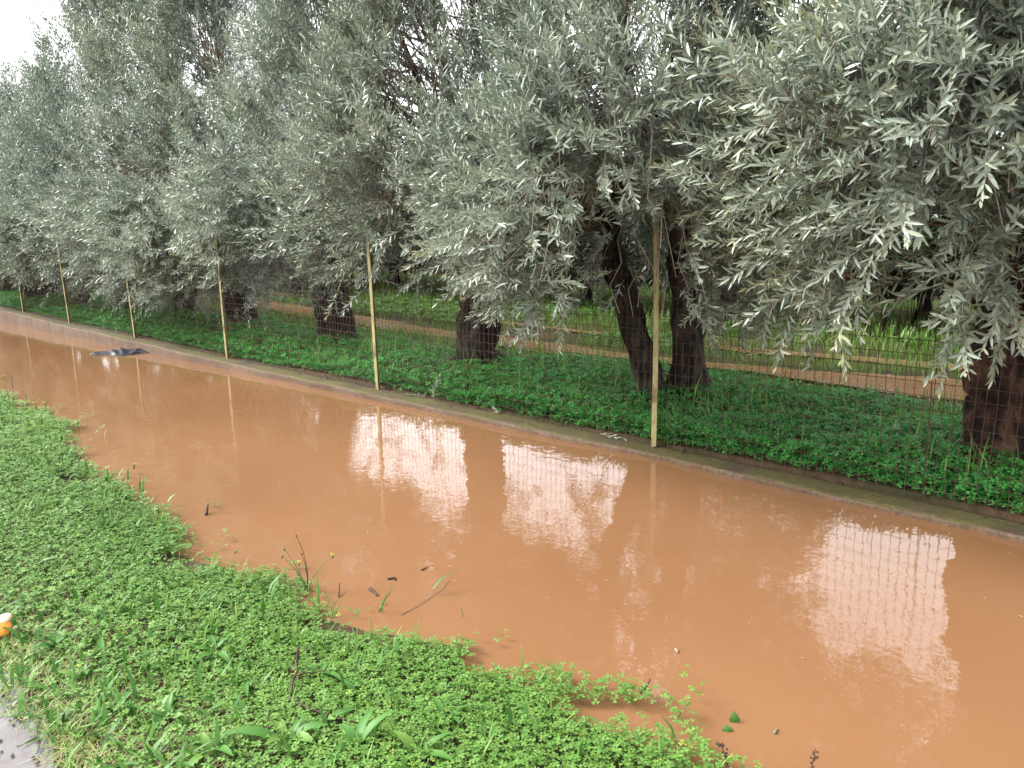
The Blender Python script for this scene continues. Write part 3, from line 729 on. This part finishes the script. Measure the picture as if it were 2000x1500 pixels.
clover('clover_patch', x, y, zb, r, .0138, CL4, [M_CLOVER, M_STEM], .055, .50, 90)
x, y = bank_points(75000, -13, -4.6, None); zb = np.maximum(ground_z(x, y), -.005)
clover('clover_patch', x, y, zb, r, .018, CL2, [M_CLOVER, M_STEM], .06, .55, 90)
# a few leaves standing out of the water just off the bank
# clover under the olives
def strip_points(n_, x0, x1):
    x = r.uniform(x0, x1, n_); y = fy(x) + .04 + r.uniform(0, 1, n_)**1.15*2.1
    lim = fy(x) + 1.75 + .35*vnoise(x*1.3, 0*x, 0, 85)
    k = (y < lim) & (y > fy(x)+.075+.045*vnoise(x*6, 0*x, 0, 86)); return x[k], y[k]
x, y = strip_points(28000, -5.5, 0.6); clover('clover_carpet', x, y, ground_z(x, y), r, .027, CL2, [M_CLOVER_FAR, M_STEM], .15, .48, 92, .4)
x = r.uniform(-20, .6, 9000); y = fy(x) + .055 + r.uniform(0, .22, 9000); clover('clover_carpet', x, y, ground_z(x, y)-.005, r, .024, CL2, [M_CLOVER_FAR, M_STEM], .06, .5, 92, .4)
x, y = strip_points(30000, -22, -5.5); clover('clover_carpet', x, y, ground_z(x, y), r, .032, CL2, [M_CLOVER_FAR, M_STEM], .14, .50, 94, .4)
# clover islands deeper in the grove
x = r.uniform(-20, 1, 60000); y = r.uniform(7.6, 12.5, 60000)
k = (vnoise(x*.9, y*1.2, 0, 96) > .15) & ~on_track(x, y); x, y = x[k][:20000], y[k][:20000]
clover('clover_carpet', x, y, ground_z(x, y), r, .038, CL2, [M_CLOVER, M_STEM], .13, .42, 97, .45)

M_GRIT = noise_mat('grit', [(.3, (.035, .022, .015)), (.7, (.09, .06, .045))], 20, .8)
def blob0(c, r3):
    V = np.array([(1, 0, 0), (0, 1, 0), (-1, 0, 0), (0, -1, 0), (0, 0, 1), (0, 0, -1)], float)*np.array(r3)+np.array(c)
    return V, np.array([(0, 1, 4), (1, 2, 4), (2, 3, 4), (3, 0, 4), (1, 0, 5), (2, 1, 5), (3, 2, 5), (0, 3, 5)])
def grass(name, x, y, zb, r, L, W, temps_n=1, tonebase=.45, lean=.5, mats=None, seed=0, flat=0.0):
    """blades of 3 triangles"""
    n_ = len(x); az = r.uniform(0, 6.28, n_); LL = L*r.uniform(.5, 1.3, n_); ln = r.uniform(.1, 1, n_)*lean
    d = np.stack([np.cos(az), np.sin(az)], 1); s = np.stack([-d[:, 1], d[:, 0]], 1)*(W*r.uniform(.6, 1.3, n_)/2)[:, None]
    def pt(f_, side, w):
        h = LL*f_*(1-.35*ln*f_)*(1-flat); o = LL*ln*f_**1.7
        return np.stack([x + d[:, 0]*o + s[:, 0]*side*w, y + d[:, 1]*o + s[:, 1]*side*w, zb + h], 1)
    V = np.stack([pt(0, -1, .7), pt(0, 1, .7), pt(.55, -1, 1), pt(.55, 1, 1), pt(1, 0, 0)], 1).reshape(-1, 3)
    T = (np.array([(0, 1, 3), (0, 3, 2), (2, 3, 4)])[None] + (np.arange(n_)*5)[:, None, None]).reshape(-1, 3)
    tone = np.repeat(np.clip(tonebase + .16*r.normal(size=n_) + .15*vnoise(x*1.5, y*1.5, 0, seed), 0, 1), 5)
    o = mobj(name, tri_mesh(name, V, T, mats or [M_GRASS], None, tone)); o['kind'] = 'stuff'; return o
# bright grass between the clover and the tracks
x = r.uniform(-21, 1, 46000); y = r.uniform(6.0, 9.8, 46000); k = ~on_track(x, y) | (r.uniform(size=46000) < .05); x, y = x[k], y[k]
k = r.uniform(size=len(x)) < np.clip(.75+.5*vnoise(x*1.2, y*2, 0, 98), .15, 1); x, y = x[k], y[k]
grass('grass', x, y, ground_z(x, y), r, .13, .009, tonebase=.58, seed=99)
x = r.uniform(-20, 1, 12000); y = r.uniform(9.4, 15, 12000); grass('grass', x, y, ground_z(x, y), r, .20, .022, tonebase=.45, seed=105)
x = r.uniform(-20, .5, 2600); y = fy(x) + r.uniform(.2, 1.9, 2600); grass('grass', x, y, ground_z(x, y), r, .30, .008, tonebase=.5, lean=.8, seed=100)
# straw and grass by the road
def road_pts(n_, lo, hi):
    x = r.uniform(-9, -.6, n_); y = .47 + (hi-lo)*np.abs(r.normal(0, .5, n_)) + lo + .05*vnoise(x*6, 0*x, 0, 101)
    return x, y
x, y = road_pts(13000, 0, .42); zb = np.maximum(ground_z(x, y), .03); grass('grass', x, y, zb, r, .065, .0035, tonebase=.62, lean=1.3, seed=102, flat=.45)
x, y = road_pts(6000, -.02, .3); zb = np.maximum(ground_z(x, y), .05); grass('dry_grass', x, y, zb, r, .07, .003, tonebase=.98, lean=1.6, seed=103, flat=.7)
x, y = road_pts(2600, .02, .75); zb = np.maximum(ground_z(x, y), .03); grass('broad_grass', x, y, zb, r, .11, .014, tonebase=.45, lean=1.2, seed=106, flat=.35, mats=[M_WEED])
x, y = road_pts(9000, .05, .62); zb = np.maximum(ground_z(x, y), .04); grass('dry_grass', x, y, zb, r, .085, .003, tonebase=.93, lean=1.5, seed=107, flat=.6)
x = r.uniform(-8, -.6, 1500); y = .44 + .10*np.abs(r.normal(size=1500)); G = Geo()
for i in range(0, 500):
    s_ = r.uniform(.003, .009); xx = r.uniform(-4.5, -1.5); yy = .50 - .22*abs(r.normal()); G.add(*blob0((xx, yy, .079+s_*.3), (s_*1.3, s_, s_*.5)))
o = G.build('road_grit', [M_GRIT]); o['kind'] = 'stuff'
x, y = bank_points(1500, -9, -.6, None); zb = np.maximum(ground_z(x, y), 0); grass('broad_grass', x, y, zb, r, .13, .013, tonebase=.4, lean=.8, seed=108, mats=[M_WEED])
x, y = bank_points(4200, -9, -.6, None); zb = np.maximum(ground_z(x, y), 0); grass('grass', x, y, zb, r, .11, .006, tonebase=.5, lean=.7, seed=104)

# ------------------------------------------------------------------ plantain rosettes by the road
def strap_leaf(L, W, seed):
    R = np.random.default_rng(seed); G = Geo(); n_ = 7; t_ = np.linspace(0, 1, n_)
    w = W*np.sin(np.pi*np.clip(t_*.93+.05, 0, 1))**.8*.5; c = np.stack([L*t_*.9, .06*L*np.sin(t_*2+seed), L*(.55*t_ - .55*t_**2)], 1)
    tw = R.uniform(-.4, .4)*t_
    V = np.concatenate([np.stack([c[:, 0], c[:, 1]+w, c[:, 2]+w*.35+w*tw], 1), c, np.stack([c[:, 0], c[:, 1]-w, c[:, 2]+w*.35-w*tw], 1)])
    T = []
    for i in range(n_-1):
        for a0 in (n_, 0):
            T += [(a0+i, a0+i+1, a0-0+i+1+n_ if a0 == 0 else a0+n_+i+1), (a0+i, a0+n_+i+1, a0+n_+i)]
    T = [(q[0], q[2], q[1]) for q in T]
    return tri_mesh('leaf', V, np.array(T), [M_WEED], None, np.full(len(V), R.uniform(.35, .85)))
STRAPS = [strap_leaf(.14, .026, 0), strap_leaf(.11, .030, 1), strap_leaf(.17, .030, 2), strap_leaf(.09, .022, 3)]
WEEDPIX = [(560, 1450), (700, 1470), (250, 1470), (330, 1400), (420, 1480), (630, 1410), (200, 1290), (110, 1265), (300, 1200), (160, 1330), (470, 1330), (300, 1050), (420, 1170), (90, 1180), (820, 1480), (350, 1290), (230, 1390), (520, 1220), (60, 1110), (700, 1350), (870, 1400), (160, 1150), (420, 1270), (620, 1310), (950, 1450)]
PLAB = {0: 'plantain at the bottom edge with the longest pale arching leaves', 1: 'plantain at the bottom edge with upright leaves, right of the longest leaved one', 2: 'plantain nearest the wet road corner, in the straw', 3: 'plantain in the straw just right of the road corner', 14: 'plantain at the bottom edge, rightmost of the large ones'}
R = np.random.default_rng(91)
for i, (px, py) in enumerate(WEEDPIX):
    p = at(px, py, .07); gz = max(float(ground_z(np.array([p[0]]), np.array([p[1]]))[0]), 0)
    big = 1.15 if i in (0, 1, 4, 14) else R.uniform(.6, .95)
    ro = empty('plantain', (p[0], p[1], gz+.01), PLAB.get(i, 'small plantain weed with a few strap leaves, half sunk in the clover'), 'weed', 'plantain weeds in the near clover bank')
    n_ = int(R.integers(4, 8))
    for k in range(n_):
        o = mobj('leaf', STRAPS[int(R.integers(0, 4))], ro); a0 = k*6.28/n_ + R.uniform(-.4, .4)
        o.rotation_euler = (R.uniform(-.3, .3), -R.uniform(.1, .7), a0); s = big*R.uniform(.7, 1.1); o.scale = (s, s, s)

# ------------------------------------------------------------------ black plastic sheet afloat
M_BAG, n, l, b = mat('black_plastic_film', .42, .5)
b.inputs['Base Color'].default_value = (.012, .014, .024, 1)
p0, p1 = at(178, 691, 0), at(318, 686, 0)
n1, n2 = 46, 16; ss, vv = np.meshgrid(np.linspace(0, 1, n1), np.linspace(-1, 1, n2), indexing='ij')
dirv = (p1-p0)[:2]; Ln = np.linalg.norm(dirv); dirv /= Ln; per = np.array([-dirv[1], dirv[0]])
wd = (.05 + .20*np.sin(np.pi*ss)**.7)*(1+.25*np.sin(ss*14))
env = np.exp(-((ss-.38)/.15)**2)*.070 + np.exp(-((ss-.64)/.05)**2)*.050 + np.exp(-((ss-.82)/.12)**2)*.045 + .010
zz = env*np.clip(1-np.abs(vv)**1.5, 0, 1)*(1+.22*np.sin(ss*31+vv*4)) + .007*np.sin(ss*47+vv*6) + .006*np.sin(ss*23-vv*8) + .006
zz *= .62
zz = np.where(np.abs(vv) > .93, .002, np.maximum(zz, .004))
XY = p0[:2] + ss[..., None]*Ln*dirv + (vv*wd)[..., None]*per
idx = np.arange(n1*n2).reshape(n1, n2)
Tq = np.stack([idx[:-1, :-1], idx[1:, :-1], idx[1:, 1:], idx[:-1, 1:]], -1).reshape(-1, 4)
props(mobj('plastic_sheet', tri_mesh('plastic_sheet', np.concatenate([XY, zz[..., None]], -1).reshape(-1, 3), Tq, [M_BAG])), 'crumpled black plastic sheet floating on the muddy water by the low wall', 'plastic sheet')

# ------------------------------------------------------------------ small things
M_BROWN = noise_mat('dead_stalk', [(.3, (.020, .010, .007)), (.7, (.06, .03, .02))], 20, .8)
M_GSTALK = noise_mat('green_stalk', [(.3, (.05, .10, .025)), (.7, (.10, .15, .05))], 20, .6)
M_PETAL = noise_mat('yellow_petal', [(.3, (.55, .42, .06)), (.7, (.66, .55, .16))], 20, .6)
M_PEEL = noise_mat('orange_peel', [(.3, (.72, .22, .03)), (.7, (.85, .32, .05))], 40, .45, .3)
M_PITH = noise_mat('orange_pith', [(.3, (.62, .45, .30)), (.7, (.75, .60, .44))], 20, .7)
M_BUD = noise_mat('green_bud', [(.3, (.06, .10, .03)), (.7, (.12, .17, .06))], 20, .6)
def blob(c, r3, n=8, m_=5):
    V, T = uv_sphere(1, n, m_); return V*np.array(r3)+np.array(c), T

# flowering weed at the water's edge
p = at(600, 1140, .03); fl = empty('hawkweed', (p[0], p[1], .0), 'thin stemmed weed with closed yellow flowers at the edge of the water', 'flowering weed')
def img_off(px_, py_):      # an offset seen as (px_, py_) pixels at this spot, in the plane facing the road
    k = np.linalg.norm(p-np.array([0, 0, CZ]))/1500
    return CR*px_*k + np.array([0, 0, 1.0])*(-py_*k)
for (tx, ty, mxx, typ) in ((-13, -105, 8, 'dry'), (-37, -80, -12, 'bud'), (-42, -66, -10, 'bud'), (-12, -52, -14, 'flower'), (50, -66, 8, 'flower'), (-6, -70, 4, 'dry')):
    e = img_off(tx, ty); c = img_off(mxx, ty*.55)
    st = Geo(); st.add(*tube(bez((0, 0, -.02), c, e, 7), np.linspace(.0022, .0012, 7), 5)); so = st.build('stem', [M_BROWN if typ == 'dry' else M_GSTALK], fl)
    hd = Geo()
    if typ == 'flower':
        hd.add(*blob(e + np.array([0, 0, -.003]), (.006, .006, .008)), 1)
        for k in range(7):
            a0 = k*.9; V, T = leaf(.016, .008, .3, 0, 4); hd.add(V@rotm(np.array([math.cos(a0)*.55, math.sin(a0)*.55, 1]), np.array([math.cos(a0+1.57), math.sin(a0+1.57), .3])).T + e, T, 0)
        hd.build('flower_head', [M_PETAL, M_BUD], so)
    elif typ == 'bud': hd.add(*blob(e, (.006, .006, .010))); hd.build('flower_bud', [M_BUD], so)
    else: hd.add(*blob(e, (.004, .004, .005))); hd.build('seed_head', [M_BROWN], so)
for k in range(4):
    o = mobj('leaf', STRAPS[k % 4], fl, (0, 0, .01)); o.rotation_euler = (0, -.5, k*1.7); o.scale = (.55, .45, .6)

# dock seed stalks
def dock(px, py, hpx, lean, seed, label):
    q = at(px, py, 0); R = np.random.default_rng(seed); ro = empty('dock_stalk', (q[0], q[1], 0), label, 'seed stalk')
    k = np.linalg.norm(q-np.array([0, 0, CZ]))/1500; h = hpx*k
    top = CR*lean*k + np.array([0, 0, h]); Q = bez((0, 0, -.05), top*.5+CR*.01, top, 8)
    G = Geo(); G.add(*tube(Q, np.linspace(.0022, .001, 8), 5)); G.build('stem', [M_BROWN], ro)
    for i in range(int(9+hpx/4)):
        f_ = R.uniform(.3, 1.0); c = Q[int(f_*7)] + R.normal(0, .006, 3)
        s = Geo(); s.add(*blob((0, 0, 0), (.0042, .0042, .0036), 6, 4)); s.build('seed', [M_BROWN], ro, c, smooth=False)
dock(1428, 1497, 50, -25, 1, 'dark reddish dock seed stalk leaning left at the clover corner')
dock(1572, 1520, 56, 14, 2, 'dark dock seed stalk standing in the water at the bottom edge')
dock(24, 768, 32, 2, 3, 'brown dead seed stalk at the far left end of the clover bank')
# green sprout next to it
def sprout(px, py, hpx, lean, label, name='grass_blade', m_=None, n_=1, w=.004):
    q = at(px, py, 0); k = np.linalg.norm(q-np.array([0, 0, CZ]))/1500; R = np.random.default_rng(int(px))
    ro = empty(name, (q[0], q[1], 0), label, 'grass tuft')
    for i in range(n_):
        tp_ = CR*(lean+R.normal(0, 10)*(n_ > 1))*k + np.array([0, 0, hpx*k*R.uniform(.7, 1)]); Q = bez((R.normal(0, .01)*(n_ > 1), R.normal(0, .01)*(n_ > 1), -.03), tp_*np.array([.3, .3, .7]), tp_, 6)
        s = norm(np.cross(CF, [0, 0, 1.])); wv = np.linspace(w, .0006, 6)[:, None]
        V = np.concatenate([Q-s*wv, Q+s*wv, Q+CF*.0012]); T = [(j, j+1, 7+j) for j in range(5)] + [(j, 7+j, 6+j) for j in range(5)] + [(12+j, 12+j+1, j+1) for j in range(5)] + [(12+j, j+1, j) for j in range(5)]
        mobj('blade', tri_mesh('blade', V, np.array(T), [m_ or M_GSTALK]), ro)
sprout(14, 745, 30, 3, 'short green sprout beside the brown seed stalk at far left', 'green_sprout')
sprout(740, 1195, 55, 30, 'pale yellow green grass blades leaning over the water', n_=4, w=.003)
sprout(640, 1205, 55, 25, 'thin grass tuft at the clover edge right of the yellow flowers', n_=4, w=.0025)
sprout(1210, 1000, 1, 0, 'x') if False else None
sprout(905, 1205, 22, -4, 'single short grass blade standing alone in open water', w=.002)
sprout(1320, 1400, 32, 30, 'dark green grass blade leaning out from the right clover lobe', w=.0035)
# drowned leaves
def wet_leaf(px, py, wpx, hpx, label, m_):
    q = at(px, py, 0); k = np.linalg.norm(q-np.array([0, 0, CZ]))/1500
    x_ = CR; z_ = np.array([0, 0, 1.0]); L_ = hpx*k; W_ = wpx*k
    V = [x_*0 - z_*.02 + x_*W_*.35, x_*0 - z_*.02 - x_*W_*.35, -x_*W_*.55+z_*L_*.25, x_*W_*.55+z_*L_*.25, -x_*W_*.35+z_*L_*.7+CF*.006, x_*W_*.35+z_*L_*.7+CF*.006, z_*L_+CF*.014, z_*L_*.4-CF*.006]
    T = [(1, 0, 7), (1, 7, 2), (0, 3, 7), (2, 7, 4), (3, 5, 7), (4, 7, 6), (5, 6, 7)]
    props(mobj('broad_leaf', tri_mesh('broad_leaf', np.array(V)+q, np.array(T), [m_], None, np.full(8, .3)), None), label, 'leaf')
wet_leaf(1435, 1410, 17, 18, 'pointed green leaf sticking out of the water right of the clover', M_WEED)
wet_leaf(1421, 1428, 17, 9, 'small curled leaf in the water just below the pointed leaf', M_WEED)
# flotsam
def stick(pix, rad, label, name='stick', m_=M_BROWN, z=.004, cat='stick', zend=None):
    Q = np.array([at(px, py, z) for px, py in pix])
    if zend is not None: Q[-1][2] += zend
    tt = np.linspace(0, 1, len(Q)); ti = np.linspace(0, 1, 10); Qi = np.stack([np.interp(ti, tt, Q[:, k]) for k in range(3)], 1)
    G = Geo(); G.add(*tube(Qi-Qi[0], np.linspace(rad, rad*.5, 10), 6)); o = G.build(name, [m_], None, Qi[0]); return props(o, label, cat)
stick([(403, 1005), (407, 998)], .010, 'dark stub poking out of the water left of the yellow flowers', 'wood_stub', zend=.04)
stick([(757, 1131), (772, 1128), (771, 1133)], .006, 'small black bent twig afloat right of the yellow flowers', 'twig_fragment')
stick([(722, 1150), (732, 1158), (737, 1163)], .009, 'pale brown seed pod afloat near the clover edge', 'seed_pod', M_BROWN, cat='pod')
stick([(823, 1113), (836, 1107)], .004, 'short twig floating alone above the long drifting stalk', 'twig_fragment')
stick([(782, 1200), (815, 1183), (860, 1153), (876, 1134)], .002, 'long thin brown stalk drifting over the white reflection', 'floating_stalk', M_TWIG)
stick([(1252, 1353), (1262, 1343), (1270, 1336)], .005, 'dark twig end sticking up from the right clover lobe', 'twig', zend=.02, z=.04)
stick([(1320, 1268), (1324, 1274)], .006, 'tiny grey green seed head floating in the middle of the water', 'drifting_seed', M_TWIG, cat='seed')
stick([(1512, 1432), (1518, 1422)], .005, 'pale husk floating near the bottom right', 'husk', M_TWIG, cat='husk')
stick([(448, 1155)][0:1]*2 + [(449, 1150)], .002, 'x') if False else None
stick([(662, 1165), (664, 1150)], .004, 'dark bud stalk standing in the water right of the flowers', 'bud_stalk', zend=.03)
# dead twig lying in the clover
G = Geo(); base = at(583, 1262, .10)
main = np.array([at(583, 1262, .14), at(582, 1290, .09), at(572, 1330, .09), at(566, 1362, .085), at(610, 1385, .09), at(660, 1402, .085), at(700, 1412, .08)])
tw = empty('dead_twig', tuple(base), 'dark dead forked twig lying across the near clover', 'twig')
for pts_, r0, r1 in ((main[:4], .006, .004), (main[3:], .0055, .002), (np.array([at(575, 1318, .09), at(610, 1312, .09), at(650, 1308, .08)]), .003, .0015), (np.array([main[3], at(600, 1372, .085), at(612, 1398, .07)]), .004, .0015)):
    g2 = Geo(); ti = np.linspace(0, 1, 9); Q = np.stack([np.interp(ti, np.linspace(0, 1, len(pts_)), pts_[:, k]) for k in range(3)], 1); Q[1:-1] += np.random.default_rng(3).normal(0, .003, (7, 3))
    g2.add(*tube(Q-base, np.linspace(r0, r1, 9), 6)); g2.build('twig_branch', [M_BROWN], tw)
# twig on the road
q0 = at(60, 1400, .085); tw = empty('road_twig', tuple(q0), 'thin brown forked twig lying on the wet road edge', 'twig')
for pix in ([(52, 1340), (62, 1380), (72, 1412), (76, 1460), (72, 1472)], [(72, 1440), (55, 1448), (38, 1458)], [(70, 1400), (60, 1395), (48, 1396)]):
    pts_ = np.array([at(a0, b0, .084) for a0, b0 in pix]); ti = np.linspace(0, 1, 9); Q = np.stack([np.interp(ti, np.linspace(0, 1, len(pts_)), pts_[:, k]) for k in range(3)], 1)
    g2 = Geo(); g2.add(*tube(Q-q0, np.linspace(.0028, .0014, 9), 5)); g2.build('twig_branch', [M_BROWN], tw)
# orange peel
q = at(2, 1228, .10); pl = empty('orange_peel', (q[0], q[1], .085), 'broken piece of orange with bright peel on the grass at the left edge', 'orange peel')
V, T = uv_sphere(.04, 16, 10); keep = [t for t in T if V[list(t)].mean(0)[2] > -.006 or V[list(t)].mean(0)[0] < -.02]
G = Geo(); G.add(V*np.array([1.05, .9, .75]), np.array(keep), 0); ob = G.build('peel', [M_PEEL], pl, (0, 0, .02)); ob.rotation_euler = (.5, .6, .6)
G = Geo(); G.add(*blob((0, 0, 0), (.034, .03, .02), 12, 7)); ob = G.build('pulp', [M_PITH], pl, (-.012, .016, .045)); ob.rotation_euler = (.3, -.3, .2)

# olive sprigs fallen on the low wall
for i, (px, py, az, lb) in enumerate(((790, 772, .4, 'fallen olive sprig on the low wall just right of the second post'), (885, 775, 1.9, 'fallen olive sprig standing upright against the wire'),
                              (985, 808, 2.6, 'small fallen olive sprig midway between the two nearest posts'), (1160, 850, .2, 'fallen olive sprig on the wall left of the nearest post'))):
    q = at(px, py, .06); V, T, mi, K = SPRIG_NEAR[i]
    o = mobj('olive_sprig', tri_mesh('olive_sprig', V, T, [M_OLIVE, M_TWIG], mi, np.clip(K+.75, 0, 1))); o.location = (q[0], float(fy(q[0]))-.03, float(kz(q[0]))+.02)
    o.rotation_euler = (0, -1.2 if i == 1 else -.05, az); o.scale = (.8, .8, .6); props(o, lb, 'sprig')
# dark olives and clods on the wall
G = Geo(); R = np.random.default_rng(8)
for k in range(70):
    x = R.uniform(-12, -.6); s = R.uniform(.005, .011); G.add(*blob((x, float(fy(x))+R.uniform(-.05, .12), float(kz(x))+s*.6), (s*1.2, s, s*.8), 6, 4))
o = G.build('fallen_olives', [M_BROWN]); o['kind'] = 'stuff'
G = Geo(); R = np.random.default_rng(12)
for k in range(90):
    x = R.uniform(-9, -.5); y = R.uniform(2.0, 4.2); a0 = R.uniform(0, 6.28)
    if y < by(x)+.1: continue
    V, T = leaf(R.uniform(.006, .03), R.uniform(.003, .007), .2, 0, 2); c_, s_ = math.cos(a0), math.sin(a0)
    G.add(np.stack([V[:, 0]*c_-V[:, 1]*s_+x, V[:, 0]*s_+V[:, 1]*c_+y, V[:, 2]+.003], 1), T, 0, R.uniform(.2, 1))
o = G.build('floating_leaves', [M_OLIVE]); o['kind'] = 'stuff'
# grey fallen leaves and prunings on the orchard floor
R = np.random.default_rng(9); n_ = 900
x = R.uniform(-14, 0, n_); y = R.uniform(6.6, 9.5, n_); k = vnoise(x*1.3, y*1.7, 0, 120) > .3; x, y = x[k], y[k]
V, T = leaf(.07, .018, .3, .2, 2); G = Geo()
d = norm(np.stack([R.normal(size=len(x)), R.normal(size=len(x)), .1*R.normal(size=len(x))], 1))
scatter(G, [(V, T, np.zeros(len(T), int), np.zeros(len(V)))], np.zeros(len(x), int), frames(d, np.array([0, 0, 1.]), R.uniform(-1, 1, len(x))), np.ones(len(x))*1.2, np.stack([x, y, ground_z(x, y)+.03], 1), np.full(len(x), .7))
o = G.build('leaf_litter', [M_OLIVE, M_TWIG]); o['kind'] = 'stuff'
print('TRIS', sum(sum(len(p.vertices)-2 for p in me.polygons) if len(me.polygons) < 1000 else len(me.polygons) for me in bpy.data.meshes))
